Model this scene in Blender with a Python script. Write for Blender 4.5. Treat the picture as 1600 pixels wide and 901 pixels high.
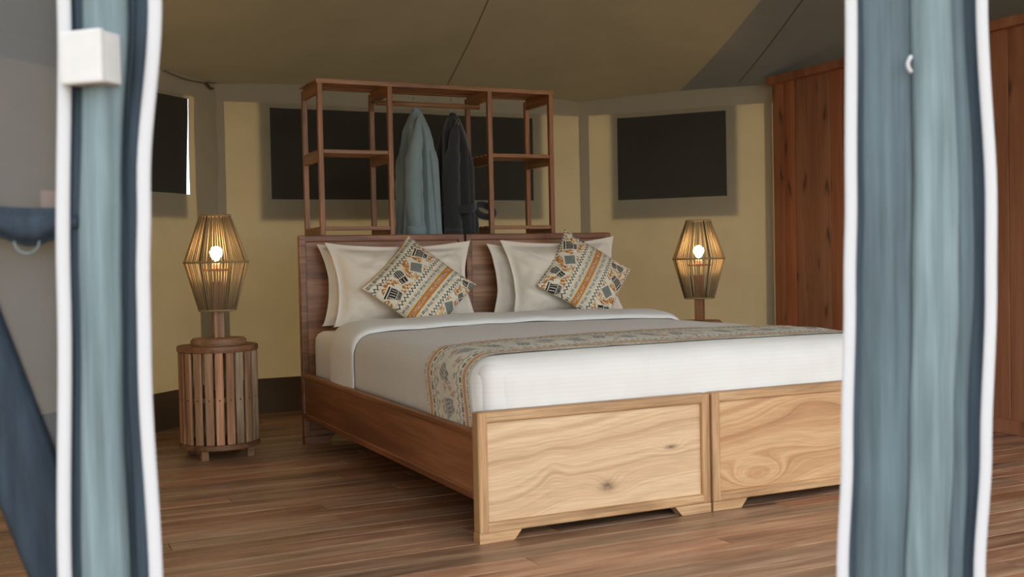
import bpy, bmesh, math, random
from mathutils import Vector, Matrix, noise
import numpy as np

for o in list(bpy.data.objects):
    bpy.data.objects.remove(o, do_unlink=True)
scene = bpy.context.scene
C = scene.collection
PI = math.pi
random.seed(7)

# ------------------------------------------------------------------ camera
cam_d = bpy.data.cameras.new('camera')
cam = bpy.data.objects.new('camera', cam_d)
C.objects.link(cam)
yaw, pitch, roll = 0.4413, 0.0265, -0.0211
fw = Vector((math.sin(yaw) * math.cos(pitch), math.cos(yaw) * math.cos(pitch), -math.sin(pitch)))
rt = fw.cross(Vector((0, 0, 1))).normalized()
up = rt.cross(fw)
r2 = rt * math.cos(roll) + up * math.sin(roll)
u2 = -rt * math.sin(roll) + up * math.cos(roll)
cam.matrix_world = Matrix(((r2.x, u2.x, -fw.x, -1.365), (r2.y, u2.y, -fw.y, -3.1673), (r2.z, u2.z, -fw.z, 0.9091), (0, 0, 0, 1)))
cam_d.sensor_width = 36.0
cam_d.lens = 36.0 * 1695.5 / 1600.0
cam_d.clip_start = 0.05
cam_d.clip_end = 300
cam_d.dof.use_dof = True
cam_d.dof.focus_distance = 4.7
cam_d.dof.aperture_fstop = 4.2
scene.camera = cam

# ------------------------------------------------------------------ light
world = bpy.data.worlds.new('overcast_sky')
scene.world = world
world.use_nodes = True
bg = world.node_tree.nodes['Background']
bg.inputs['Color'].default_value = (0.90, 0.955, 1.0, 1)
bg.inputs['Strength'].default_value = 1.6

scene.view_settings.view_transform = 'Standard'
scene.view_settings.look = 'None'
scene.view_settings.exposure = 1.1
scene.view_settings.gamma = 1.0
scene.view_settings.use_curve_mapping = False
LAMP_POWER = 45.0


# ------------------------------------------------------------------ node helpers
def new_mat(name):
    m = bpy.data.materials.new(name)
    m.use_nodes = True
    nt = m.node_tree
    nt.nodes.clear()
    out = nt.nodes.new('ShaderNodeOutputMaterial')
    return m, nt, out


def N(nt, typ, **kw):
    n = nt.nodes.new(typ)
    for k, v in kw.items():
        if k.startswith('i_'):
            n.inputs[k[2:].replace('_', ' ')].default_value = v
        else:
            setattr(n, k, v)
    return n


def L(nt, a, b):
    nt.links.new(a, b)


def math_n(nt, op, a, b=None, c=None):
    n = nt.nodes.new('ShaderNodeMath')
    n.operation = op
    for i, v in enumerate((a, b, c)):
        if v is None:
            continue
        if isinstance(v, (int, float)):
            n.inputs[i].default_value = v
        else:
            nt.links.new(v, n.inputs[i])
    return n.outputs[0]


def mix_col(nt, fac, a, b, blend='MIX'):
    n = nt.nodes.new('ShaderNodeMix')
    n.data_type = 'RGBA'
    n.blend_type = blend
    for s, v in ((0, fac), (6, a), (7, b)):
        if isinstance(v, (int, float)):
            n.inputs[s].default_value = v
        elif isinstance(v, tuple):
            n.inputs[s].default_value = (v[0], v[1], v[2], 1)
        else:
            nt.links.new(v, n.inputs[s])
    return n.outputs[2]


def ramp(nt, fac, stops):
    n = nt.nodes.new('ShaderNodeValToRGB')
    cr = n.color_ramp
    while len(cr.elements) < len(stops):
        cr.elements.new(0.5)
    for e, (p, c) in zip(cr.elements, stops):
        e.position = p
        e.color = (c[0], c[1], c[2], 1)
    nt.links.new(fac, n.inputs[0])
    return n.outputs[0]


def srgb(r, g, b):
    f = lambda c: (c / 255 / 12.92) if c / 255 <= 0.04045 else ((c / 255 + 0.055) / 1.055) ** 2.4
    return (f(r), f(g), f(b))


def coords(nt, scale, rnd=True):
    tc = N(nt, 'ShaderNodeTexCoord')
    mp = N(nt, 'ShaderNodeMapping')
    mp.inputs['Scale'].default_value = scale
    src = tc.outputs['Object']
    if rnd:
        oi = N(nt, 'ShaderNodeObjectInfo')
        v = N(nt, 'ShaderNodeCombineXYZ')
        m1 = math_n(nt, 'MULTIPLY', oi.outputs['Random'], 41.3)
        m2 = math_n(nt, 'MULTIPLY', oi.outputs['Random'], 17.7)
        L(nt, m1, v.inputs[0]); L(nt, m2, v.inputs[1]); L(nt, m1, v.inputs[2])
        ad = N(nt, 'ShaderNodeVectorMath', operation='ADD')
        L(nt, src, ad.inputs[0]); L(nt, v.outputs[0], ad.inputs[1])
        src = ad.outputs[0]
    L(nt, src, mp.inputs[0])
    return mp.outputs[0]


def noise_n(nt, vec, scale, detail=3, rough=0.55, dist=0.0):
    n = N(nt, 'ShaderNodeTexNoise')
    n.inputs['Scale'].default_value = scale
    n.inputs['Detail'].default_value = detail
    n.inputs['Roughness'].default_value = rough
    n.inputs['Distortion'].default_value = dist
    if vec is not None:
        L(nt, vec, n.inputs['Vector'])
    return n.outputs[0]


def wood(name, dark, mid, light, axis, freq=14, rough=0.5, var=0.5, knots=None, coat=0.0, fine=0.35, hue=1.0):
    """axis: 0/1/2 = direction of the grain in object space"""
    m, nt, out = new_mat(name)
    p = N(nt, 'ShaderNodeBsdfPrincipled')
    sc = [1.0, 1.0, 1.0]
    sc[axis] = 0.09
    v = coords(nt, tuple(sc))
    n1 = noise_n(nt, v, freq, 4, 0.6, 0.6)
    col = ramp(nt, n1, [(0.28, dark), (0.5, mid), (0.72, light)])
    sc2 = [1.0, 1.0, 1.0]
    sc2[axis] = 0.03
    v2 = coords(nt, tuple(sc2))
    n2 = noise_n(nt, v2, freq * 9, 3, 0.6)
    f2 = ramp(nt, n2, [(0.3, (1 - fine,) * 3), (0.6, (1.0, 1.0, 1.0))])
    col = mix_col(nt, 1.0, col, f2, 'MULTIPLY')
    if knots:
        spk = N(nt, 'ShaderNodeSeparateXYZ')
        L(nt, coords(nt, (1, 1, 1)), spk.inputs[0])
        cbk = N(nt, 'ShaderNodeCombineXYZ')
        wobble = math_n(nt, 'MULTIPLY_ADD', noise_n(nt, coords(nt, (1, 1, 1)), 30, 2), 0.03, spk.outputs[1])
        L(nt, wobble, cbk.inputs[0])
        L(nt, math_n(nt, 'MULTIPLY_ADD', math_n(nt, 'ABSOLUTE', math_n(nt, 'SINE', math_n(nt, 'MULTIPLY', spk.outputs[1], 60))), 0.02, math_n(nt, 'MULTIPLY', spk.outputs[2], 0.42)), cbk.inputs[1])
        vo = N(nt, 'ShaderNodeTexVoronoi', voronoi_dimensions='2D')
        vo.inputs['Scale'].default_value = knots
        L(nt, cbk.outputs[0], vo.inputs['Vector'])
        kf = ramp(nt, vo.outputs['Distance'], [(0.06, (1, 1, 1)), (0.17, (0.25, 0.25, 0.25)), (0.30, (0, 0, 0))])
        sc_ = N(nt, 'ShaderNodeSeparateColor')
        L(nt, vo.outputs['Color'], sc_.inputs[0])
        kf = math_n(nt, 'MULTIPLY', kf, math_n(nt, 'GREATER_THAN', sc_.outputs[0], 0.55))
        col = mix_col(nt, math_n(nt, 'MULTIPLY', kf, 0.8), col, tuple(c * 0.22 for c in dark))
    oi = N(nt, 'ShaderNodeObjectInfo')
    val = math_n(nt, 'MULTIPLY_ADD', oi.outputs['Random'], var, 1.0 - var / 2)
    hs = N(nt, 'ShaderNodeHueSaturation')
    rr = math_n(nt, 'FRACT', math_n(nt, 'MULTIPLY', oi.outputs['Random'], 7.31))
    L(nt, math_n(nt, 'MULTIPLY_ADD', rr, var * hue * 0.05, 0.5 - var * hue * 0.025), hs.inputs['Hue'])
    L(nt, math_n(nt, 'MULTIPLY_ADD', rr, -var * hue * 0.6, 1.0 + var * hue * 0.25), hs.inputs['Saturation'])
    L(nt, val, hs.inputs['Value'])
    L(nt, col, hs.inputs['Color'])
    L(nt, hs.outputs[0], p.inputs['Base Color'])
    p.inputs['Roughness'].default_value = rough
    p.inputs['Coat Weight'].default_value = coat
    p.inputs['Coat Roughness'].default_value = 0.3
    b = N(nt, 'ShaderNodeBump')
    b.inputs['Strength'].default_value = 0.15
    b.inputs['Distance'].default_value = 0.002
    L(nt, n2, b.inputs['Height'])
    L(nt, b.outputs[0], p.inputs['Normal'])
    L(nt, p.outputs[0], out.inputs[0])
    return m


def figured_panel(name, knots, swirl, cols, seed):
    """blond hardwood face with growth figure bending round knots (x across, z up in object space)"""
    m, nt, out = new_mat(name)
    p = N(nt, 'ShaderNodeBsdfPrincipled')
    tc = N(nt, 'ShaderNodeTexCoord')
    sp = N(nt, 'ShaderNodeSeparateXYZ')
    L(nt, tc.outputs['Object'], sp.inputs[0])
    x, z = sp.outputs[0], sp.outputs[2]
    mp = N(nt, 'ShaderNodeMapping')
    mp.inputs['Scale'].default_value = (2.0, 1, 3.5)
    mp.inputs['Location'].default_value = (seed, 0, seed * 2)
    L(nt, tc.outputs['Object'], mp.inputs[0])
    w = noise_n(nt, mp.outputs[0], 1.0, 2, 0.5)
    ph = math_n(nt, 'MULTIPLY_ADD', w, 1.1, math_n(nt, 'MULTIPLY', z, 13.0))
    ph = math_n(nt, 'MULTIPLY_ADD', x, -1.4, ph)
    kd = None
    for (kx, kz, sx, sz, amp) in swirl + knots:
        dx = math_n(nt, 'DIVIDE', math_n(nt, 'SUBTRACT', x, kx), sx)
        dz = math_n(nt, 'DIVIDE', math_n(nt, 'SUBTRACT', z, kz), sz)
        r2_ = math_n(nt, 'ADD', math_n(nt, 'MULTIPLY', dx, dx), math_n(nt, 'MULTIPLY', dz, dz))
        g = math_n(nt, 'POWER', 2.718, math_n(nt, 'MULTIPLY', r2_, -1.0))
        ph = math_n(nt, 'MULTIPLY_ADD', g, amp, ph)
    for (kx, kz, sx, sz, amp) in knots:
        dx = math_n(nt, 'DIVIDE', math_n(nt, 'SUBTRACT', x, kx), sx * 0.42)
        dz = math_n(nt, 'DIVIDE', math_n(nt, 'SUBTRACT', z, kz), sz * 0.36)
        r2_ = math_n(nt, 'ADD', math_n(nt, 'MULTIPLY', dx, dx), math_n(nt, 'MULTIPLY', dz, dz))
        r2_ = math_n(nt, 'MULTIPLY_ADD', noise_n(nt, tc.outputs['Object'], 60, 2), 1.6, math_n(nt, 'SUBTRACT', r2_, 0.6))
        g = math_n(nt, 'POWER', 2.718, math_n(nt, 'MULTIPLY', r2_, -1.0))
        kd = g if kd is None else math_n(nt, 'MAXIMUM', kd, g)
    nz = N(nt, 'ShaderNodeTexNoise', noise_dimensions='1D')
    nz.inputs['Scale'].default_value = 1.5
    nz.inputs['Detail'].default_value = 7
    nz.inputs['Roughness'].default_value = 0.68
    L(nt, ph, nz.inputs['W'])
    col = ramp(nt, nz.outputs[0], [(0.25, cols[0]), (0.42, cols[1]), (0.55, cols[2]), (0.75, cols[3])])
    mp2 = N(nt, 'ShaderNodeMapping')
    mp2.inputs['Scale'].default_value = (0.06, 1, 1)
    L(nt, tc.outputs['Object'], mp2.inputs[0])
    n2 = noise_n(nt, mp2.outputs[0], 160, 2)
    col = mix_col(nt, 1.0, col, ramp(nt, n2, [(0.3, (0.86,) * 3), (0.6, (1,) * 3)]), 'MULTIPLY')
    if kd is not None:
        kd = math_n(nt, 'MINIMUM', math_n(nt, 'MULTIPLY', kd, 0.95), 0.9)
        col = mix_col(nt, kd, col, srgb(92, 68, 44))
    L(nt, col, p.inputs['Base Color'])
    p.inputs['Roughness'].default_value = 0.5
    L(nt, p.outputs[0], out.inputs[0])
    return m


def cloth(name, col, rough=0.9, sheen=0.2, transl=0.0, weave=900, bump=0.15, mottled=0.0, stripes=None, tcol=None):
    m, nt, out = new_mat(name)
    p = N(nt, 'ShaderNodeBsdfPrincipled')
    p.inputs['Roughness'].default_value = rough
    p.inputs['Specular IOR Level'].default_value = 0.15
    p.inputs['Sheen Weight'].default_value = sheen
    v = coords(nt, (1, 1, 1), False)
    c = col
    if mottled > 0:
        n0 = noise_n(nt, v, 2.2, 4, 0.6)
        c = mix_col(nt, 1.0, col, ramp(nt, n0, [(0.3, (1 - mottled,) * 3), (0.7, (1, 1, 1))]), 'MULTIPLY')
    n1 = noise_n(nt, v, weave, 1)
    h = n1
    if stripes:
        sp = N(nt, 'ShaderNodeSeparateXYZ')
        L(nt, v, sp.inputs[0])
        s = math_n(nt, 'SINE', math_n(nt, 'MULTIPLY', sp.outputs[stripes[0]], stripes[1]))
        sf = ramp(nt, math_n(nt, 'MULTIPLY_ADD', s, 0.5, 0.5), [(0.4, (stripes[2],) * 3), (0.6, (1, 1, 1))])
        c = mix_col(nt, 1.0, c, sf, 'MULTIPLY')
    if isinstance(c, tuple):
        p.inputs['Base Color'].default_value = (*c, 1)
    else:
        L(nt, c, p.inputs['Base Color'])
    b = N(nt, 'ShaderNodeBump')
    b.inputs['Strength'].default_value = bump
    b.inputs['Distance'].default_value = 0.0015
    L(nt, h, b.inputs['Height'])
    L(nt, b.outputs[0], p.inputs['Normal'])
    sh = p.outputs[0]
    if transl > 0:
        t = N(nt, 'ShaderNodeBsdfTranslucent')
        tc_ = tcol or col
        if mottled > 0:
            L(nt, mix_col(nt, 1.0, tc_, ramp(nt, noise_n(nt, v, 2.2, 4, 0.6), [(0.3, (1 - mottled,) * 3), (0.7, (1, 1, 1))]), 'MULTIPLY'), t.inputs[0])
        else:
            t.inputs[0].default_value = (*tc_, 1)
        mx = N(nt, 'ShaderNodeMixShader')
        mx.inputs[0].default_value = transl
        L(nt, sh, mx.inputs[1]); L(nt, t.outputs[0], mx.inputs[2])
        sh = mx.outputs[0]
    L(nt, sh, out.inputs[0])
    return m


def mesh_cloth(name, col, streak=0.35):
    """gathered screen fabric: vertical streaks where layers of thread overlap"""
    m, nt, out = new_mat(name)
    d = N(nt, 'ShaderNodeBsdfPrincipled')
    d.inputs['Roughness'].default_value = 0.85
    d.inputs['Specular IOR Level'].default_value = 0.2
    v = coords(nt, (1, 1, 0.035), True)
    n1 = noise_n(nt, v, 60, 3, 0.6)
    v2 = coords(nt, (1, 1, 0.25), True)
    n2 = noise_n(nt, v2, 14, 3, 0.6)
    c = mix_col(nt, 1.0, col, ramp(nt, n1, [(0.3, (1 - streak,) * 3), (0.7, (1 + streak * 0.3,) * 3)]), 'MULTIPLY')
    c = mix_col(nt, 1.0, c, ramp(nt, n2, [(0.3, (0.8,) * 3), (0.7, (1.1,) * 3)]), 'MULTIPLY')
    L(nt, c, d.inputs['Base Color'])
    b = N(nt, 'ShaderNodeBump')
    b.inputs['Strength'].default_value = 0.5
    b.inputs['Distance'].default_value = 0.004
    L(nt, n1, b.inputs['Height'])
    L(nt, b.outputs[0], d.inputs['Normal'])
    L(nt, d.outputs[0], out.inputs[0])
    return m


def printed(name):
    m, nt, out = new_mat(name)
    p = N(nt, 'ShaderNodeBsdfPrincipled')
    a = N(nt, 'ShaderNodeVertexColor', layer_name='print')
    L(nt, a.outputs[0], p.inputs['Base Color'])
    p.inputs['Roughness'].default_value = 0.9
    p.inputs['Specular IOR Level'].default_value = 0.15
    L(nt, p.outputs[0], out.inputs[0])
    return m


def plain(name, col, rough=0.5, metal=0.0, emit=None, strength=0.0):
    m, nt, out = new_mat(name)
    p = N(nt, 'ShaderNodeBsdfPrincipled')
    v = coords(nt, (1, 1, 1), False)
    n = noise_n(nt, v, 40, 2)
    L(nt, mix_col(nt, 1.0, col, ramp(nt, n, [(0.3, (0.93,) * 3), (0.7, (1, 1, 1))]), 'MULTIPLY'), p.inputs['Base Color'])
    p.inputs['Roughness'].default_value = rough
    p.inputs['Metallic'].default_value = metal
    if emit:
        p.inputs['Emission Color'].default_value = (*emit, 1)
        p.inputs['Emission Strength'].default_value = strength
    L(nt, p.outputs[0], out.inputs[0])
    return m


def screen(name, col, opacity):
    """insect mesh: threads scatter light, the gaps let it through"""
    m, nt, out = new_mat(name)
    d = N(nt, 'ShaderNodeBsdfDiffuse')
    d.inputs[0].default_value = (*col, 1)
    t = N(nt, 'ShaderNodeBsdfTransparent')
    mx = N(nt, 'ShaderNodeMixShader')
    v = coords(nt, (1, 1, 1), False)
    n = noise_n(nt, v, 6, 2)
    f = math_n(nt, 'MULTIPLY_ADD', n, 0.08, opacity - 0.04)
    L(nt, f, mx.inputs[0])
    L(nt, t.outputs[0], mx.inputs[1]); L(nt, d.outputs[0], mx.inputs[2])
    L(nt, mx.outputs[0], out.inputs[0])
    return m


M = {}
M['floor'] = wood('deck_wood', srgb(116, 82, 62), srgb(172, 130, 100), srgb(212, 174, 142), 0, 20, 0.38, 0.5, fine=0.32, hue=0.6)
M['subfloor'] = plain('dark_joist', srgb(30, 22, 18), 0.9)
M['pine'] = wood('red_pine', srgb(132, 82, 54), srgb(154, 98, 66), srgb(170, 114, 80), 2, 9, 0.6, 0.22, knots=8.5, fine=0.2)
M['rack'] = wood('red_brown_hardwood', srgb(108, 71, 40), srgb(152, 103, 60), srgb(184, 132, 84), 0, 22, 0.45, 0.25)
M['rack_v'] = wood('red_brown_hardwood_upright', srgb(108, 71, 40), srgb(152, 104, 62), srgb(188, 136, 90), 2, 22, 0.45, 0.25)
M['rack_y'] = wood('red_brown_hardwood_cross', srgb(108, 71, 40), srgb(152, 103, 60), srgb(184, 132, 84), 1, 22, 0.45, 0.25)
M['head'] = wood('walnut_head_panel', srgb(104, 68, 44), srgb(152, 106, 72), srgb(188, 142, 102), 0, 9, 0.42, 0.15)
M['head_frame'] = wood('walnut_head_frame', srgb(96, 58, 38), srgb(138, 90, 60), srgb(170, 118, 84), 0, 20, 0.42, 0.15)
M['rail'] = wood('brown_side_rail', srgb(116, 66, 38), srgb(150, 92, 56), srgb(176, 116, 74), 1, 10, 0.4, 0.1)
M['foot_frame'] = wood('blond_frame_h', srgb(158, 116, 76), srgb(196, 152, 106), srgb(216, 178, 132), 0, 20, 0.5, 0.08)
M['foot_frame_v'] = wood('blond_frame_v', srgb(158, 116, 76), srgb(192, 148, 102), srgb(216, 178, 132), 2, 20, 0.5, 0.08)
blond = [srgb(180, 138, 102), srgb(206, 168, 128), srgb(220, 186, 146), srgb(230, 202, 164)]
M['panel_a'] = figured_panel('blond_knotty_panel', [(0.739, 0.244, 0.06, 0.022, 0.35), (0.482, 0.135, 0.07, 0.045, 0.6)],
                             [(0.274, 0.215, 0.05, 0.07, -0.45), (0.12, 0.10, 0.16, 0.08, 0.4)], blond, 3.0)
M['panel_b'] = figured_panel('blond_swirl_panel', [], [(0.21, 0.105, 0.13, 0.055, 1.9), (0.45, 0.36, 0.2, 0.05, -0.7), (0.6, 0.2, 0.2, 0.05, 0.6)],
                             [srgb(158, 108, 70), srgb(190, 142, 98), srgb(208, 166, 120), srgb(220, 186, 140)], 8.0)
M['stand'] = wood('mixed_slat_wood', srgb(136, 100, 74), srgb(182, 144, 108), srgb(216, 182, 144), 2, 16, 0.55, 0.7)
M['stand_top'] = wood('stand_disc_wood', srgb(104, 68, 44), srgb(140, 98, 66), srgb(168, 126, 90), 0, 14, 0.5, 0.15)
M['lamp_wood'] = wood('lamp_wood', srgb(132, 90, 60), srgb(168, 124, 86), srgb(196, 154, 112), 0, 14, 0.5, 0.15)
M['lamp_stem'] = wood('lamp_stem_wood', srgb(128, 84, 56), srgb(164, 116, 80), srgb(190, 146, 106), 2, 18, 0.5, 0.15)
M['plug'] = plain('screw_plug', srgb(96, 64, 42), 0.6)
M['cord'] = cloth('jute_cord', srgb(176, 152, 112), 0.9, 0.1, 0.18, 600, 0.1)
M['bulb'] = plain('lit_bulb', (1, 0.9, 0.75), 0.4, 0, (1.0, 0.70, 0.38), LAMP_POWER)
M['socket'] = plain('lamp_socket', srgb(220, 210, 195), 0.4)
M['canvas'] = cloth('canvas_wall', srgb(168, 160, 136), 0.95, 0.0, 0.175, 500, 0.25, 0.14, tcol=srgb(180, 150, 98))
M['canvas2'] = cloth('canvas_hem', srgb(176, 169, 146), 0.95, 0.0, 0.14, 500, 0.25, 0.10, tcol=srgb(180, 150, 98))
M['roof'] = cloth('canvas_roof', srgb(158, 153, 138), 0.95, 0.0, 0.022, 500, 0.25, 0.12, tcol=srgb(190, 160, 100))
M['roof2'] = cloth('canvas_roof_grey', srgb(134, 134, 126), 0.95, 0.0, 0.015, 500, 0.25, 0.12)
M['seam'] = plain('seam_thread', srgb(70, 64, 48), 0.9)
M['skirt'] = cloth('ground_sheet_skirt', srgb(108, 92, 72), 0.7, 0.0, 0.0, 300, 0.2, 0.25)
M['pane'] = cloth('dark_window_mesh', srgb(66, 65, 57), 0.8, 0.0, 0.0, 900, 0.2, 0.2)
M['flap'] = cloth('storm_flap', srgb(60, 62, 52), 0.9, 0.0, 0.0, 500, 0.2, 0.2)
M['linen'] = cloth('white_linen', srgb(236, 232, 224), 0.85, 0.15, 0.0, 700, 0.08)
M['sheet'] = cloth('striped_sateen', srgb(230, 228, 223), 0.75, 0.2, 0.0, 700, 0.06, 0.0, (2, 420.0, 0.98))
M['turn'] = cloth('turned_down_sheet', srgb(240, 240, 236), 0.75, 0.2, 0.0, 700, 0.06, 0.0, (1, 420.0, 0.96))
M['pillow'] = cloth('cream_pillowcase', srgb(232, 223, 208), 0.85, 0.2, 0.0, 700, 0.08)
M['print'] = printed('printed_cotton')
M['cushion_back'] = cloth('cushion_back', srgb(214, 206, 176), 0.9, 0.1)
M['robe_a'] = cloth('blue_grey_terry', srgb(138, 158, 160), 0.95, 0.5, 0.0, 260, 0.9, 0.2)
M['robe_b'] = cloth('charcoal_terry', srgb(54, 56, 58), 0.95, 0.4, 0.0, 260, 0.9, 0.3)
M['wire'] = plain('hanger_wire', srgb(190, 190, 186), 0.3, 0.9)
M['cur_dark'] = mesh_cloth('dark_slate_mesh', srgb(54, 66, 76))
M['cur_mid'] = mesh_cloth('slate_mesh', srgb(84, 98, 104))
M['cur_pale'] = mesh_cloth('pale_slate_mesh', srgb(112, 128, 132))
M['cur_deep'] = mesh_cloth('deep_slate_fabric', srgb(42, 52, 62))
M['trim'] = cloth('white_binding', srgb(176, 176, 178), 0.8, 0.1, 0.0, 420, 0.1)
M['box'] = plain('white_plastic', srgb(180, 178, 176), 0.35)
M['screen'] = screen('grey_insect_mesh', srgb(84, 86, 88), 0.74)
M['tab'] = cloth('brown_tape', srgb(112, 98, 92), 0.9)
M['ground'] = plain('dry_ground', srgb(150, 128, 92), 0.95)


# ------------------------------------------------------------------ object helpers
def link(o, parent=None):
    C.objects.link(o)
    if parent is not None:
        o.parent = parent
    return o


def tag(o, label, cat, group=None):
    o['label'] = label
    o['category'] = cat
    if group:
        o['group'] = group
    return o


def struct(o, label=None):
    o['kind'] = 'structure'
    if label:
        o['label'] = label
    return o


def thing(name, label, cat, loc=(0, 0, 0), group=None, rotz=0.0):
    o = bpy.data.objects.new(name, None)
    o.empty_display_size = 0.1
    o.location = loc
    o.rotation_euler = (0, 0, rotz)
    link(o)
    return tag(o, label, cat, group)


def from_data(name, verts, faces, mat, parent=None, smooth=True):
    me = bpy.data.meshes.new(name)
    me.from_pydata([tuple(v) for v in verts], [], faces)
    if smooth:
        me.polygons.foreach_set('use_smooth', [True] * len(me.polygons))
    if mat is not None:
        me.materials.append(M[mat])
    me.update()
    return link(bpy.data.objects.new(name, me), parent)


def from_bm(name, bm, mat, parent=None, smooth=False):
    me = bpy.data.meshes.new(name)
    bmesh.ops.recalc_face_normals(bm, faces=bm.faces[:])
    bm.to_mesh(me)
    bm.free()
    if smooth:
        me.polygons.foreach_set('use_smooth', [True] * len(me.polygons))
    if mat is not None:
        me.materials.append(M[mat])
    return link(bpy.data.objects.new(name, me), parent)


def add_box(bm, lo, hi, bev=0.0, seg=2):
    c = [(a + b) / 2 for a, b in zip(lo, hi)]
    s = [abs(b - a) for a, b in zip(lo, hi)]
    r = bmesh.ops.create_cube(bm, size=1.0, matrix=Matrix.Translation(c) @ Matrix.Diagonal((*s, 1)))
    if bev > 0:
        es = set()
        for v in r['verts']:
            es.update(v.link_edges)
        bmesh.ops.bevel(bm, geom=list(es), offset=bev, segments=seg, profile=0.6, affect='EDGES')


def box(name, lo, hi, mat, parent=None, bev=0.003, seg=2):
    bm = bmesh.new()
    add_box(bm, lo, hi, bev, seg)
    return from_bm(name, bm, mat, parent)


def add_cyl(bm, a, b, ra, rb, seg=12, cap=True):
    a, b = Vector(a), Vector(b)
    d = (b - a)
    q = d.to_track_quat('Z', 'Y').to_matrix().to_4x4()
    bmesh.ops.create_cone(bm, cap_ends=cap, segments=seg, radius1=ra, radius2=rb, depth=d.length,
                          matrix=Matrix.Translation((a + b) / 2) @ q)


def tube_data(pts, rad, seg=8, closed=False, flat=1.0):
    """verts/faces of a tube along pts (parallel-transport frame)"""
    pts = [Vector(p) for p in pts]
    n = len(pts)
    V, F = [], []
    prev = None
    for i, p in enumerate(pts):
        if closed:
            t = (pts[(i + 1) % n] - pts[i - 1]).normalized()
        else:
            t = (pts[min(i + 1, n - 1)] - pts[max(i - 1, 0)]).normalized()
        if prev is None:
            a = t.cross(Vector((0, 0, 1)))
            if a.length < 1e-3:
                a = t.cross(Vector((1, 0, 0)))
            a.normalize()
        else:
            a = (prev - t * prev.dot(t)).normalized()
        prev = a
        b = t.cross(a)
        r = rad[i] if isinstance(rad, (list, tuple)) else rad
        for k in range(seg):
            th = 2 * PI * k / seg
            V.append(p + a * math.cos(th) * r + b * math.sin(th) * r * flat)
    m = n if closed else n - 1
    for i in range(m):
        j = (i + 1) % n
        for k in range(seg):
            F.append((i * seg + k, i * seg + (k + 1) % seg, j * seg + (k + 1) % seg, j * seg + k))
    if not closed:
        F.append(tuple(range(seg - 1, -1, -1)))
        F.append(tuple((n - 1) * seg + k for k in range(seg)))
    return V, F


def grid_faces(nu, nv, off=0):
    return [(off + i * nv + j, off + (i + 1) * nv + j, off + (i + 1) * nv + j + 1, off + i * nv + j + 1)
            for i in range(nu - 1) for j in range(nv - 1)]


def nz(x, y, z=0.0):
    return noise.noise(Vector((x, y, z)))


# ------------------------------------------------------------------ the setting: ground, deck floor
gr = from_data('ground', [(-40, -40, -0.45), (40, -40, -0.45), (40, 40, -0.45), (-40, 40, -0.45)], [(0, 1, 2, 3)], 'ground', None, False)
struct(gr, 'dry bare earth around the tent platform')
X0, X1, Y0, Y1 = -1.95, 4.1, -4.6, 3.62
floor = box('floor', (X0, Y0, -0.2), (X1, Y1, -0.026), 'subfloor', None, 0)
struct(floor, 'reddish brown hardwood deck floor of narrow boards')
PW = 0.105
lens = [1.4, 1.9, 2.4, 2.9]
board_mesh = {}
for ln in lens:
    bm = bmesh.new()
    add_box(bm, (0, 0, -0.025), (ln - 0.002, PW - 0.0025, 0), 0.0012, 1)
    me = bpy.data.meshes.new('floor_board')
    bm.to_mesh(me); bm.free()
    me.materials.append(M['floor'])
    board_mesh[ln] = me
y = Y0
rng = random.Random(11)
while y < Y1 - 0.02:
    x = X0 - rng.uniform(0, 1.3)
    while x < X1 - 0.05:
        ln = rng.choice(lens)
        o = link(bpy.data.objects.new('floor_board', board_mesh[ln]), floor)
        o.location = (x, y, rng.uniform(-0.0006, 0.0))
        x += ln
    y += PW

# ------------------------------------------------------------------ canvas walls
WALL_H = 2.02


def wall(name, label, P0, P1, window=None, amp=0.013, seed=0.0):
    P0, P1 = Vector((*P0, 0)), Vector((*P1, 0))
    ln = (P1 - P0).length
    e = (P1 - P0) / ln
    inn = Vector((e.y, -e.x, 0))          # P0->P1 runs left to right seen from inside
    xs = set(np.round(np.linspace(0, ln, max(2, int(ln / 0.05) + 1)), 4))
    zs = set(np.round(np.linspace(0.0, WALL_H, 42), 4))
    if window:
        xs |= {window[0], window[1]}; zs |= {window[2], window[3]}
    xs, zs = sorted(xs), sorted(zs)

    def P(a, z, off=0.0):
        d = amp * (nz(a * 3.1 + seed, z * 0.8, seed) * 1.4 + 0.6 * nz(a * 9 + seed, z * 1.7, 3.3))
        d *= min(1.0, a / 0.1, (ln - a) / 0.1) if 0 < a < ln else 0.0
        return P0 + e * a + inn * (d + off) + Vector((0, 0, z))
    V = [P(a, z) for a in xs for z in zs]
    F = []
    for i in range(len(xs) - 1):
        for j in range(len(zs) - 1):
            if window and window[0] - 1e-4 <= xs[i] and xs[i + 1] <= window[1] + 1e-4 and window[2] - 1e-4 <= zs[j] and zs[j + 1] <= window[3] + 1e-4:
                continue
            n = len(zs)
            F.append((i * n + j, (i + 1) * n + j, (i + 1) * n + j + 1, i * n + j + 1))
    w = struct(from_data(name, V, F, 'canvas'), label)

    def strip(nm, a0, a1, z0, z1, off, mat, parent, na=None, nzs=14, wob=0.0, left=None):
        na = na or max(3, int((a1 - a0) / 0.06))
        V = []
        for i in range(na):
            for j in range(nzs):
                t = j / (nzs - 1)
                z = z0 + (z1 - z0) * t
                lo = a0 if left is None else left(t)
                a = lo + (a1 - lo) * i / (na - 1)
                V.append(P(a, z, off + wob * nz(a * 7, z * 5, seed)))
        return from_data(nm, V, grid_faces(na, nzs), mat, parent)
    return w, strip, ln


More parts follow.
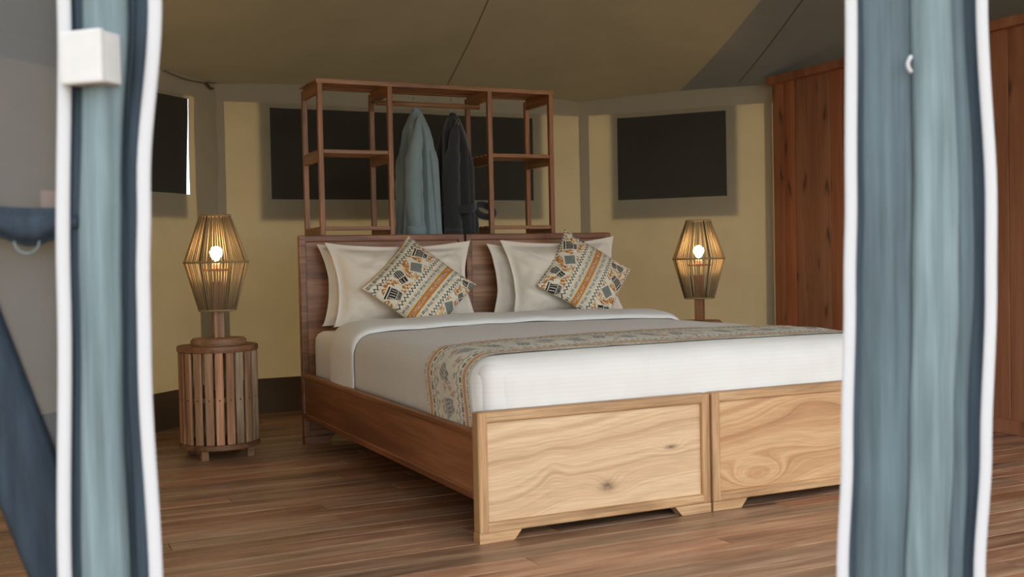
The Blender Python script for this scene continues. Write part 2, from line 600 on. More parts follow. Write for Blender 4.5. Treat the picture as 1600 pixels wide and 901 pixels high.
BL, BR = (-0.165, 3.48), (2.32, 3.48)
LS, RS = (-1.8, 1.932), (4.0, 1.651)
wb, sb_, lnb = wall('wall_back', 'yellowish canvas back wall of the tent behind the bed', BL, BR, (0.325, 2.12, 1.31, 1.868), seed=1.0)
wl, sl_, lnl = wall('wall_left', 'angled canvas wall of the tent left of the bed', LS, BL, (1.55, 2.0, 1.325, 1.875), seed=5.0)
wr, sr_, lnr = wall('wall_right', 'angled canvas wall of the tent right of the bed', BR, RS, (0.272, 1.02, 1.302, 1.864), seed=9.0)
wsl, ssl_, lns = wall('wall_side_left', 'canvas side wall of the tent far left', (-1.8, -1.3), LS, None, seed=12.0)
wsr, ssr_, lnr2 = wall('wall_side_right', 'canvas side wall of the tent behind the pine partition', RS, (4.0, -2.2), None, seed=15.0)
for w_, s_, l_ in ((wb, sb_, lnb), (wl, sl_, lnl), (wr, sr_, lnr), (wsl, ssl_, lns), (wsr, ssr_, lnr2)):
    s_('skirt', 0.0, l_, 0.0, 0.215, 0.006, 'skirt', w_, nzs=5)
    s_('hem_band', 0.0, l_, 1.895, 2.015, 0.005, 'canvas2', w_, nzs=4)
sb_('seam_strip', 0.0, 0.05, 0.215, 1.9, 0.006, 'canvas2', wb)
sl_('seam_strip', lnl - 0.20, lnl, 0.215, 1.9, 0.008, 'canvas2', wl, wob=0.01)
sr_('seam_strip', 0.0, 0.07, 0.215, 1.9, 0.010, 'canvas2', wr, wob=0.015)
sr_('seam_strip', 1.27, 1.32, 0.215, 1.9, 0.008, 'canvas2', wr)
sb_('fastening_tab', 0.16, 0.245, 1.945, 1.985, 0.010, 'canvas2', wb, nzs=3)
sr_('fastening_tab', 0.12, 0.20, 1.935, 1.965, 0.012, 'canvas2', wr, nzs=3)
sr_('fastening_tab', 0.86, 0.94, 1.95, 1.985, 0.010, 'canvas2', wr, nzs=3)
# slack cord and toggle where the left wall is laced to the roof
v, f = tube_data([(-0.50 + 0.34 * k / 12, 3.145 + 0.322 * k / 12 - 0.02, 2.0 - 0.022 * math.sin(PI * k / 12)) for k in range(13)], 0.004, 6)
from_data('lacing_cord', v, f, 'tab', wl)
v, f = tube_data([(-0.235, 3.375, 1.985), (-0.20, 3.40, 1.955), (-0.185, 3.42, 1.96)], 0.007, 6)
from_data('cord_toggle', v, f, 'seam', wl)
# windows: a dark mesh pane in the opening and a larger storm flap hanging outside it
wins = [
    ('window_1', sl_, (1.545, 1.985, 1.32, 1.88), (1.50, 1.965, 1.19, 1.93), 'dark mesh window in the angled wall left of the bed'),
    ('window_2', sb_, (0.32, 2.125, 1.305, 1.873), (0.255, 2.19, 1.185, 1.93), 'wide dark mesh window behind the open shelving rack'),
    ('window_3', sr_, (0.267, 1.025, 1.297, 1.869), (0.225, 1.09, 1.175, 1.93), 'dark mesh window above the lamp right of the bed'),
]
for nm, s_, pn, fl, lab in wins:
    if nm == 'window_1':
        # the mesh has come away from the near edge and lets a sliver of daylight in
        nzs, na = 14, 9
        V = []
        o = s_(nm, pn[0], 2.002, pn[2], pn[3], -0.004, 'pane', None, nzs=14)
        n = 14
        for i, v in enumerate(o.data.vertices):
            j = i % n
            if i >= len(o.data.vertices) - n:
                k = max(0.0, 1 - j / 11.0)
                v.co += Vector((-0.726, -0.687, 0)) * 0.026 * k ** 1.3
    else:
        o = s_(nm, *pn, -0.004, 'pane', None)
    struct(o, lab)
    s_('storm_flap', *fl, -0.016, 'flap', o)

# ------------------------------------------------------------------ pine partition
part = box('wall_partition', (3.145, -0.55, 0.0), (3.175, 2.392, 2.0), 'pine', None, 0.002)
struct(part, 'partition of reddish vertical pine boards with dark knots')
pm = []
for k in range(3):
    bm = bmesh.new()
    add_box(bm, (-0.022, 0, 0.0), (0, 0.1030, 2.0), 0.006, 2)
    me = bpy.data.meshes.new('pine_board')
    bm.to_mesh(me); bm.free()
    me.materials.append(M['pine'])
    pm.append(me)
for k in range(28):
    o = link(bpy.data.objects.new('pine_board', pm[k % 3]), part)
    o.location = (3.143, 2.392 - (k + 1) * 0.105, 0.0)
box('cap_rail', (3.085, -0.55, 1.985), (3.19, 2.412, 2.035), 'pine', part, 0.006)
box('base_rail', (3.098, -0.55, 0.0), (3.122, 2.392, 0.07), 'pine', part, 0.004)

# ------------------------------------------------------------------ roof


def roof_d(x, y):
    ds = [3.48 - y, (2.32 - x) * 0.737 + (3.48 - y) * 0.676, (x + 0.165) * 0.687 - (y - 3.48) * 0.726, x + 1.8, 4.0 - x]
    k = 7.0
    return -math.log(sum(math.exp(-k * min(d, 6)) for d in ds)) / k


def roof_z(x, y):
    d = roof_d(x, y)
    z = 2.015 + (0.22 * d + 0.06 * d * d if d > 0 else 0.22 * d)
    return z + 0.012 * nz(x * 1.3, y * 1.3, 4.0) * min(1, max(0, d))


def roof_mesh(name, mat, side, parent=None):
    bm = bmesh.new()
    nx, ny = 76, 100
    vs = [[bm.verts.new((-2.3 + 6.8 * i / (nx - 1), -4.7 + 8.6 * j / (ny - 1), 0)) for j in range(ny)] for i in range(nx)]
    for i in range(nx - 1):
        for j in range(ny - 1):
            bm.faces.new((vs[i][j], vs[i + 1][j], vs[i + 1][j + 1], vs[i][j + 1]))
    planes = [((0, 3.6, 0), (0, 1, 0)), ((2.32 + 0.09, 3.48 + 0.08, 0), (0.737, 0.676, 0)), ((-0.165 - 0.08, 3.48 + 0.09, 0), (-0.687, 0.726, 0)),
              ((-1.92, 0, 0), (-1, 0, 0)), ((4.12, 0, 0), (1, 0, 0)), ((-1.2821 - 0.10, -1.4151 - 0.28, 0), (-0.3372, -0.9414, 0))]
    ln_d = Vector((2.5 - 2.83, 1.7 - 3.085, 0)).normalized()
    nrm = Vector((-ln_d.y, ln_d.x, 0))     # points to +x
    planes.append(((2.83, 3.085, 0), tuple(nrm * side)))
    for co, no in planes:
        g = bm.verts[:] + bm.edges[:] + bm.faces[:]
        bmesh.ops.bisect_plane(bm, geom=g, plane_co=co, plane_no=no, clear_outer=True)
    for v in bm.verts:
        v.co.z = roof_z(v.co.x, v.co.y)
    return from_bm(name, bm, mat, parent, True)


ceil = struct(roof_mesh('ceiling', 'roof', 1), 'sloping olive brown canvas tent roof')
roof_mesh('roof_part', 'roof2', -1, ceil)['label'] = 'greyer part of the canvas roof above the pine partition'  # roof to the right of the dividing line, in a greyer colour


def roof_seam(p0, p1, w, parent, n=30):
    V = []
    d = Vector((p1[0] - p0[0], p1[1] - p0[1], 0)).normalized()
    s = Vector((-d.y, d.x, 0)) * w / 2
    for i in range(n):
        t = i / (n - 1)
        x, y = p0[0] + (p1[0] - p0[0]) * t, p0[1] + (p1[1] - p0[1]) * t
        for k in (-1, 1):
            V.append((x + s.x * k, y + s.y * k, roof_z(x + s.x * k, y + s.y * k) - 0.004))
    return from_data('roof_seam', V, grid_faces(n, 2), 'seam', parent)


roof_seam((1.3, 3.46), (0.72, -0.2), 0.0045, ceil)
roof_seam((3.02, 2.6), (2.55, 1.2), 0.0045, ceil)

# front header (canvas above the openings) carried on a beam
FO, FE, FN = Vector((-1.2821, -1.4151, 0)), Vector((0.9414, -0.3372, 0)), Vector((0.3372, 0.9414, 0))


def fp(a, z, d=0.0):
    v = FO + FE * a + FN * d
    return Vector((v.x, v.y, z))


V = []
for i in range(40):
    a = -0.55 + 6.15 * i / 39
    b = fp(a, 0)
    for t in range(6):
        zt = roof_z(b.x, b.y)
        V.append((b.x, b.y, zt - 0.16 * (1 - t / 5)))
wf = struct(from_data('wall_front', V, grid_faces(40, 6), 'canvas'), 'canvas header above the front openings')
bmx = bmesh.new()
add_cyl(bmx, fp(-0.55, 1.975, 0.01), fp(5.6, 1.975, 0.01), 0.02, 0.02, 16)
from_bm('header_pole', bmx, 'foot_frame', wf, True)

# ------------------------------------------------------------------ beds
BW, BLn = 0.9, 2.202
HF, HH = 0.4215, 1.052


def frame_panel(parent, name, x0, x1, y0, y1, z0, z1, fw_, mats, panel_mat):
    """a recessed panel with its moulded rails and stiles as sub-parts"""
    f = box(name, (x0 + fw_ - 0.006, y0 + 0.014, z0 + fw_ - 0.006), (x1 - fw_ + 0.006, y1 - 0.008, z1 - fw_ + 0.006), panel_mat, parent, 0.001)
    box('stile', (x0, y0, z0), (x0 + fw_, y1, z1), mats[1], f, 0.007, 3)
    box('stile', (x1 - fw_, y0, z0), (x1, y1, z1), mats[1], f, 0.007, 3)
    bm = bmesh.new()
    add_box(bm, (x0 + 0.004, y0 + 0.001, z1 - fw_), (x1 - 0.004, y1 - 0.001, z1 + 0.001), 0.009, 3)
    from_bm('top_rail', bm, mats[0], f)
    bm = bmesh.new()
    add_box(bm, (x0 + 0.004, y0 + 0.001, z0), (x1 - 0.004, y1 - 0.001, z0 + fw_), 0.009, 3)
    from_bm('bottom_rail', bm, mats[0], f)
    return f


def foot_block(parent, xa, xb, y0, y1, z1, flip, mat):
    """bracket foot with one slanting end"""
    s = 0.028
    if not flip:
        prof = [(xa, 0), (xb - s, 0), (xb, z1), (xa, z1)]
    else:
        prof = [(xa + s, 0), (xb, 0), (xb, z1), (xa, z1)]
    V = [(x, y0, z) for x, z in prof] + [(x, y1, z) for x, z in prof]
    F = [(0, 1, 2, 3), (7, 6, 5, 4)] + [(i, i + 4, (i + 1) % 4 + 4, (i + 1) % 4) for i in range(4)]
    return from_data('foot', V, F, mat, parent, False)


for k in range(2):
    b = thing('bed', ['wooden single bed left of the pair, its foot panel blond with two dark knots',
                      'wooden single bed right of the pair, its foot panel swirl grained'][k], 'bed',
              (k * 0.906, 0, 0), 'two single beds pushed together')
    W_ = BW - 0.004
    f = frame_panel(b, 'footboard', 0, W_, 0, 0.05, 0.032, HF, 0.034, ('foot_frame', 'foot_frame_v'), ['panel_a', 'panel_b'][k])
    foot_block(f, 0.0, 0.15, 0.002, 0.052, 0.033, False, 'foot_frame')
    foot_block(f, W_ - 0.15, W_, 0.002, 0.052, 0.033, True, 'foot_frame')
    h = frame_panel(b, 'headboard', 0, W_, BLn, BLn + 0.045, 0.04, HH, 0.034, ('head_frame', 'head_frame'), 'head')
    foot_block(h, 0.0, 0.15, BLn - 0.01, BLn + 0.045, 0.041, False, 'head_frame')
    foot_block(h, W_ - 0.15, W_, BLn - 0.01, BLn + 0.045, 0.041, True, 'head_frame')
    for s in (0, 1):
        xa = 0.006 if s == 0 else W_ - 0.03
        r = box('side_rail', (xa, 0.05, 0.14), (xa + 0.024, BLn, 0.36), 'rail', b, 0.002)
        xo = xa - 0.006 if s == 0 else xa + 0.006
        box('moulding', (xo, 0.05, 0.338), (xo + 0.024, BLn, 0.362), 'rail', r, 0.006, 3)
        box('moulding', (xo, 0.05, 0.136), (xo + 0.024, BLn, 0.162), 'rail', r, 0.006, 3)
    box('bed_base', (0.031, 0.05, 0.20), (W_ - 0.031, BLn, 0.225), 'rail', b, 0.001)


# ------------------------------------------------------------------ bedding
def rounded_box(lo, hi, r, nx, ny, nzz, fn=None, keep=None):
    """verts, faces of a box with corner radius r on a regular grid"""
    bm = bmesh.new()
    idx = {}
    n = (nx, ny, nzz)

    def vert(i, j, k):
        key = (i, j, k)
        if key not in idx:
            p = Vector([lo[a] + (hi[a] - lo[a]) * (key[a] / n[a]) for a in range(3)])
            q = Vector([min(max(p[a], lo[a] + r), hi[a] - r) for a in range(3)])
            d = p - q
            if d.length > 1e-9:
                mx = max(abs(d.x), abs(d.y), abs(d.z))
                p = q + d.normalized() * min(r, mx if d.length == mx else r)
            if fn:
                p = fn(p)
            idx[key] = bm.verts.new(p)
        return idx[key]
    for a in range(3):
        u, w = [(1, 2), (0, 2), (0, 1)][a]
        for s in (0, n[a]):
            for i in range(n[u]):
                for j in range(n[w]):
                    ks = []
                    for di, dj in ((0, 0), (1, 0), (1, 1), (0, 1)):
                        q = [0, 0, 0]
                        q[a] = s; q[u] = i + di; q[w] = j + dj
                        ks.append(vert(*q))
                    bm.faces.new(ks)
    if keep:
        dele = [f for f in bm.faces if not keep(f.calc_center_median())]
        bmesh.ops.delete(bm, geom=dele, context='FACES')
    return bm


MX0, MX1 = 0.034, 1.766


def dome(x, y):
    """how far the bedding swells above its flat top"""
    u = (x - 0.9) / 0.87
    return 0.026 * max(0.0, 1 - u * u) ** 0.6 + 0.004 * nz(x * 4, y * 4, 2.0)


def duvet_fn(p):
    t = max(0.0, (p.z - 0.33) / 0.255)
    q = p.copy()
    q.z += dome(p.x, p.y) * t * min(1.0, max(0.0, (p.y - 0.02) / 0.35))
    side = 0.007 * nz(p.y * 6.0, p.z * 5.0, 7.7) + 0.004 * nz(p.y * 17, p.z * 6, 1.2)
    if p.x < 0.15:
        q.x += max(0.0, side) * (1 - t * 0.6)
    if p.y < 0.2:
        # foot face: soft gathered creases near the corners
        q.y += 0.010 * nz(p.x * 9, p.z * 9, 4.1) + 0.006 * nz(p.x * 26, p.z * 7, 8.1) + 0.022 * math.exp(-((p.x - 0.10) / 0.03) ** 2) * math.sin(min(1, t) * PI)
    return q


mt = from_bm('mattress', rounded_box((0.05, 0.065, 0.226), (1.75, 2.185, 0.573), 0.05, 40, 48, 10), 'sheet', None, True)
tag(mt, 'thick mattress in a white striped fitted sheet under the duvet', 'mattress')
dv = from_bm('duvet', rounded_box((MX0, 0.056, 0.30), (MX1, 1.72, 0.585), 0.085, 80, 80, 18, duvet_fn,
                                  lambda c: c.z > 0.318 and c.y < 1.70), 'sheet', None, True)
tag(dv, 'white duvet tucked smoothly over both beds', 'duvet')


def cross_path(off, n, zlow):
    """path over the bed from left rail to right rail, off = distance outside the duvet skin"""
    r = 0.085
    x0, x1, zt = MX0, MX1, 0.585
    pts = []
    segs = [('l', zt - r - zlow), ('c', PI / 2 * r), ('t', x1 - x0 - 2 * r), ('c2', PI / 2 * r), ('r', zt - r - zlow)]
    tot = sum(s[1] for s in segs)
    for i in range(n):
        s = tot * i / (n - 1)
        d = s
        for nm, ln in segs:
            if s <= ln + 1e-9:
                break
            s -= ln
        if nm == 'l':
            p, nn = (x0, zlow + s), (-1, 0)
        elif nm == 'c':
            a = s / r
            nn = (-math.cos(a), math.sin(a)); p = (x0 + r + r * nn[0], zt - r + r * nn[1])
        elif nm == 't':
            p, nn = (x0 + r + s, zt), (0, 1)
        elif nm == 'c2':
            a = s / r
            nn = (math.sin(a), math.cos(a)); p = (x1 - r + r * nn[0], zt - r + r * nn[1])
        else:
            p, nn = (x1, zt - r - s), (1, 0)
        pts.append((p, nn, d))
    return pts, tot


# printed cotton: a painter over (s along the stripes in metres, t across)
CREAM, INK, ORANGE, RUST, GOLD, GREY = (np.array(srgb(*c)) for c in ((234, 229, 208), (48, 46, 48), (206, 136, 56), (178, 112, 72), (226, 188, 112), (146, 152, 144)))


def hsh(i, j, s=0):
    h = math.sin(i * 127.1 + j * 311.7 + s * 74.7) * 43758.5453
    return h - math.floor(h)


def motif(s, w, W):
    """band of drums, masks and woven squares; w in [-W/2, W/2]"""
    cell = 0.098
    w *= 0.80
    s *= 1.0
    k = math.floor(s / cell)
    x = (s / cell - k - 0.5) * cell * 0.80
    ty = k % 3
    row = 0.012 if k % 2 else -0.012
    yv = w - row
    col = CREAM
    # speckled rust ground
    q = hsh(math.floor(s / 0.006), math.floor(w / 0.006))
    wav = nz(s * 28, w * 28, 2.0)
    if wav > -0.08:
        col = RUST if q < 0.35 else (ORANGE if q < 0.6 else (GOLD if q < 0.75 else CREAM))
    if ty == 0:      # drum: wide rim, tapering body
        c, sn = math.cos(0.25), math.sin(0.25)
        a, b = x * c + yv * sn, -x * sn + yv * c
        hw = 0.021 + 0.20 * b
        dd = max(abs(a) - hw, abs(b) - 0.030)
        if dd < 0.005:
            col = CREAM
        if dd < 0:
            col = INK
            if 0.019 < b < 0.023 or -0.014 < b < -0.011:
                col = CREAM
            elif -0.008 < b < 0.016 and math.sin(a * 620) > 0.75:
                col = CREAM
            elif b <= -0.014 and math.sin(a * 900) > 0.3 and math.sin(b * 900) > 0.0:
                col = CREAM
    elif ty == 1:    # mask / figure: two stacked lobes
        c, sn = math.cos(-0.35), math.sin(-0.35)
        a, b = x * c + yv * sn, -x * sn + yv * c
        d1 = math.hypot(a / 0.021, (b - 0.012) / 0.021) - 1
        d2 = max(abs(a) / 0.016, abs(b + 0.016) / 0.017) - 1
        dd = min(d1, d2)
        if dd < 0.28:
            col = CREAM
        if dd < 0:
            col = INK
            if math.sin(a * 750 + 1) > 0.7 and b > -0.004:
                col = CREAM
            elif abs(b + 0.006) < 0.002:
                col = CREAM
            elif b < -0.012 and math.sin(a * 500) > 0.8:
                col = CREAM
    else:            # woven square
        c, sn = math.cos(0.5), math.sin(0.5)
        a, b = x * c + yv * sn, -x * sn + yv * c
        dd = max(abs(a), abs(b)) - 0.023
        if dd < 0.006:
            col = CREAM
        if dd < 0:
            col = GREY if math.sin(max(abs(a), abs(b)) * 900) > -0.2 else INK * 0.5 + GREY * 0.5
    return col


def zig(s, w, per, amp, th):
    ph = (s / per) % 1.0
    tri = 4 * abs(ph - 0.5) - 1
    return abs(w - amp * tri) < th


def dashes(s, w, hw):
    if abs(w) > hw:
        return False
    c = 0.024
    k = math.floor(s / c)
    x = s / c - k
    if k % 2:
        return (x * 3.2) % 1.0 < 0.5 and x < 0.92
    return (0.08 < x < 0.85) and ((w / hw + 1) * 1.6) % 1.0 < 0.55


def cushion_print(s, t, t0, size):
    d = (t - t0) * size
    a = abs(d)
    if a < 0.021:
        if a > 0.0175:
            return GOLD
        if a < 0.009 and hsh(math.floor(s / 0.0035), math.floor(d / 0.0035), 2) > 0.62:
            return CREAM * 0.6 + RUST * 0.4
        return ORANGE if a > 0.011 else RUST * 0.6 + ORANGE * 0.4
    if a < 0.025:
        return CREAM
    if a < 0.028:
        return INK * 0.4 + CREAM * 0.6
    if dashes(s, a - 0.0405, 0.0085):
        return INK
    if abs(a - 0.054) < 0.0018 and (s / 0.008) % 1 < 0.45:
        return ORANGE
    if zig(s, a - 0.074, 0.021, 0.0085, 0.0042):
        return INK
    if 0.088 < a < 0.205:
        if a < 0.0905 or a > 0.2025:
            return RUST if hsh(math.floor(s / 0.004), 1) > 0.4 else CREAM
        return motif(s + (0.05 if d > 0 else 0.0), a - 0.1465, 0.117)
    if zig(s, a - 0.218, 0.021, 0.0085, 0.0042):
        return INK
    if abs(a - 0.236) < 0.0018 and (s / 0.008) % 1 < 0.45:
        return ORANGE
    if dashes(s, a - 0.252, 0.009):
        return INK
    if a > 0.270:
        return GOLD
    return CREAM


def runner_print(s, w):
    """w: 0..1 over the runner's width of 0.42 m"""
    d = abs(w - 0.5) * 0.42
    if d > 0.203:
        return CREAM
    if abs(d - 0.193) < 0.006:
        return INK if dashes(s, d - 0.193, 0.006) else CREAM
    if 0.150 < d < 0.178:
        if d < 0.153 or d > 0.175:
            return GOLD
        if abs(d - 0.164) < 0.005 and hsh(math.floor(s / 0.004), math.floor(d / 0.004), 3) > 0.6:
            return CREAM * 0.5 + RUST * 0.5
        return ORANGE
    if abs(d - 0.136) < 0.008:
        return INK if dashes(s, d - 0.136, 0.007) else CREAM
    if abs(d - 0.122) < 0.0018 and (s / 0.008) % 1 < 0.45:
        return GREY
    if zig(s, d - 0.103, 0.026, 0.008, 0.0036):
        return INK * 0.7 + GREY * 0.3
    if d < 0.088:
        g = w * 0.42 - 0.21
        if abs(g) > 0.072:
            return GREY if nz(s * 40, g * 40, 1.0) > 0.2 else CREAM
        c = motif(s * 0.9, g, 0.12)
        if c[0] > 2.2 * c[2] and nz(s * 12, g * 18, 4.0) < 0.1:
            c = CREAM
        return c * 0.72 + np.array(srgb(196, 200, 200)) * 0.28
    return CREAM


def paint(obj, cols):
    me = obj.data
    ca = me.color_attributes.new('print', 'FLOAT_COLOR', 'POINT')
    arr = np.ones((len(me.vertices), 4), dtype=np.float32)
    arr[:len(cols), :3] = np.array(cols, dtype=np.float32)
    ca.data.foreach_set('color', arr.ravel())


# turned-down band of the top sheet
def band_mesh(y0, y1, thick, n, ny, zlow, mat, name, parent=None, slant=0.0):
    V = []
    path, tot = cross_path(0, n, zlow)
    for (p, nn, s) in path:
        for j in range(ny):
            t = j / (ny - 1)
            th = PI * t
            yy = (y0 + y1) / 2 - math.cos(th) * (y1 - y0) / 2
            topness = max(0.0, nn[1])
            prof = math.sin(th) ** 0.55
            prof *= 0.75 + 0.25 * t
            o = 0.004 + thick * prof * (0.45 + 0.55 * topness)
            x, z = p[0] + nn[0] * o, p[1] + nn[1] * o
            q = duvet_fn(Vector((p[0], yy, p[1])))
            x += q.x - p[0] if p[0] > 0.15 else min(0.0, q.x - p[0])
            z += q.z - p[1] + 0.004 * nz(x * 6, yy * 9, 3)
            if nn[0] < -0.5:
                yy += 0.02 * nz(z * 9, 1.0, 5.0)
            V.append((x, yy, z))
    return from_data(name, V, grid_faces(n, ny), mat, parent)


tr = band_mesh(1.43, 1.78, 0.045, 170, 26, 0.345, 'turn', 'turned_down_edge', dv)
tr['label'] = 'turned-down padded edge of the duvet below the pillows'

# bed runner
RN, RY = 760, 84
path, tot = cross_path(0, RN, 0.352)
V, cols = [], []
for (p, nn, s) in path:
    side = max(0.0, -nn[0]) + max(0.0, nn[0])
    for j in range(RY):
        w = j / (RY - 1)
        yy = 0.135 + 0.42 * w
        drop = max(0.0, 0.53 - p[1])
        yy -= side * drop * 0.22
        q = duvet_fn(Vector((p[0], yy, p[1])))
        o = 0.0065 + 0.0025 * nz(s * 14, yy * 14, 6.0)
        x = p[0] + nn[0] * o + (q.x - p[0] if p[0] > 0.15 else min(0.0, q.x - p[0]))
        z = p[1] + nn[1] * o + (q.z - p[1])
        wob = 0.005 * nz(s * 5, 0.3, 1.0)
        V.append((x, yy + wob * (1 - side), z))
        cols.append(runner_print(s, w) * 0.83 + np.array((0.92, 0.92, 0.91)) * 0.17)
rn = from_data('bed_runner', V, grid_faces(RN, RY), 'print')
paint(rn, cols)
tag(rn, 'printed bed runner with orange bands laid across the foot of the bed', 'bed runner')


# ------------------------------------------------------------------ pillows
def pillow_mesh(name, w, h, t, mat, flange=0.0, pinch=0.07, nu=56, nv=44, seed=0.0, wr=0.006, painter=None, dense=None, back=None):
    if dense:
        nu = nv = dense
    V, cols = [], []

    def P(u, v, sgn):
        fu, fv = (1 - flange * 2 / w), (1 - flange * 2 / h)
        x = w / 2 * u * (1 - pinch * (1 - v * v) * abs(u) ** 1.5)
        y = h / 2 * v * (1 - pinch * (1 - u * u) * abs(v) ** 1.5)
        uu, vv = min(1.0, abs(u) / fu), min(1.0, abs(v) / fv)
        th = max(0.0, (1 - uu ** 2.4)) ** 0.62 * max(0.0, (1 - vv ** 2.4)) ** 0.62
        z = sgn * (t / 2) * th + sgn * 0.0018
        edge = 1 - min(1.0, th * 1.2)
        wrk = wr * (nz(u * 3.0 + seed, v * 3.0, seed) + 0.5 * nz(u * 7 + seed, v * 6, seed + 2) - 0.8 * max(0.0, 0.18 - abs(nz((u + v) * 2.2 + seed, (u - v) * 1.1, seed + 5))) / 0.18)
        # creases pulling in from the corners
        cr = 0.007 * math.sin((u * w - v * h * (1 if u * v > 0 else -1)) * 55 + seed) * math.exp(-((abs(u) - 0.75) ** 2 + (abs(v) - 0.75) ** 2) / 0.06) * min(1, th * 2)
        z += wrk * min(1.0, th * 1.6) * sgn + cr + edge * 0.010 * nz(u * 2.5 + seed, v * 2.5, seed + 9)
        return Vector((x, y, z))
    for i in range(nu):
        for j in range(nv):
            u, v = -1 + 2 * i / (nu - 1), -1 + 2 * j / (nv - 1)
            V.append(P(u, v, 1))
            if painter:
                cols.append(painter((u + 1) / 2, (v + 1) / 2))
    F = grid_faces(nu, nv)
    off = len(V)
    nb = 24
    for i in range(nb):
        for j in range(nb):
            u, v = -1 + 2 * i / (nb - 1), -1 + 2 * j / (nb - 1)
            V.append(P(u, v, -1))
            if painter:
                cols.append(CREAM)
    F += [tuple(reversed(f)) for f in grid_faces(nb, nb, off)]
    # rim strip joining both faces (same outline, coarse)
    off2 = len(V)
    rim = []
    for k in range(4):
        for i in range(24):
            q = -1 + 2 * i / 24
            rim.append([(q, -1), (1, q), (-q, 1), (-1, -q)][k])
    for (u, v) in rim:
        V.append(P(u, v, 1)); V.append(P(u, v, -1))
        if painter:
            cols += [CREAM, CREAM]
    n = len(rim)
    F += [(off2 + 2 * i, off2 + 2 * i + 1, off2 + 2 * ((i + 1) % n) + 1, off2 + 2 * ((i + 1) % n)) for i in range(n)]
    o = from_data(name, V, F, mat)
    if painter:
        paint(o, cols)
    return o


def pose(o, bottom, lean, h_off, spin=0.0, turn=0.0):
    """stand a pillow up: local x = width, y = height, z = facing out (-Y); bottom = world point under its centre"""
    R = Matrix.Rotation(turn, 4, 'Z') @ Matrix.Rotation(PI / 2 - lean, 4, 'X') @ Matrix.Translation((0, h_off, 0)) @ Matrix.Rotation(spin, 4, 'Z')
    o.matrix_world = Matrix.Translation(bottom) @ R


def finish(o, zmin):
    """settle the lower edge on the bedding"""
    mw = o.matrix_world.copy()
    inv = mw.inverted()
    for v in o.data.vertices:
        w_ = mw @ v.co
        if w_.z < zmin + 0.03:
            w_.z = zmin + 0.03 - (zmin + 0.03 - w_.z) * 0.12 if w_.z < zmin + 0.03 else w_.z
            v.co = inv @ w_


PG = 'cream pillows propped against the headboards'
for (nm, w, h, t, bt, ln, sp, tn, sd, lab) in [
    ('pillow', 0.78, 0.445, 0.20, (0.485, 1.975, 0.580), 0.24, 0.0, 0.0, 3.0, 'cream pillow on the left bed, in front, behind the patterned cushion'),
    ('pillow', 0.76, 0.43, 0.14, (0.455, 2.105, 0.580), 0.10, 0.0, 0.0, 8.0, 'cream pillow at the back of the left bed, only its edges showing'),
    ('pillow', 0.70, 0.455, 0.20, (1.405, 1.975, 0.580), 0.24, 0.02, 0.0, 13.0, 'cream pillow on the right bed, in front, behind the patterned cushion'),
    ('pillow', 0.74, 0.42, 0.14, (1.37, 2.105, 0.580), 0.10, 0.0, 0.0, 17.0, 'cream pillow at the back of the right bed, its left edge showing'),
]:
    o = pillow_mesh(nm, w, h, t, 'pillow', flange=0.03, pinch=0.13, seed=sd, wr=0.016)
    pose(o, bt, ln, h / 2, sp, tn)
    finish(o, 0.572)
    tag(o, lab, 'pillow', PG)

CS = 0.43
for (bt, ln, sp, hoff, t0, soff, lab) in [
    ((0.525, 1.78, 0.588), 0.56, PI / 4, 0.232, 0.645, 0.0, 'printed cushion on the left bed, drum motifs in its upper left half'),
    ((1.475, 1.81, 0.588), 0.48, PI / 4 + 0.13, 0.245, 0.50, 0.03, 'printed cushion on the right bed, orange stripe through its middle'),
]:
    # local u runs along the stripes, v (top of the square) is the upper left edge after the spin
    o = pillow_mesh('cushion', CS, CS, 0.15, 'print', 0.0, 0.07, seed=bt[0] * 5, wr=0.004, dense=230,
                    painter=lambda a, b, t0=t0, so=soff: cushion_print(a * CS + so, 1 - b, t0, CS))
    pose(o, bt, ln, hoff, sp, 0.0)
    finish(o, 0.582)
    tag(o, lab, 'cushion', 'printed scatter cushions')


# ------------------------------------------------------------------ nightstands and lamps
def ring_pts(r, z, n=40, c=(0, 0)):
    return [(c[0] + r * math.cos(2 * PI * k / n), c[1] + r * math.sin(2 * PI * k / n), z) for k in range(n)]


def disc(name, r, z0, z1, mat, parent, bev=0.004, seg=48, hole=None):
    bm = bmesh.new()
    add_cyl(bm, (0, 0, z0), (0, 0, z1), r, r, seg)
    if bev:
        es = [e for e in bm.edges if abs(e.verts[0].co.z - e.verts[1].co.z) < 1e-5]
        bmesh.ops.bevel(bm, geom=es, offset=bev, segments=2, affect='EDGES')
    return from_bm(name, bm, mat, parent, False)


slat_me = {}


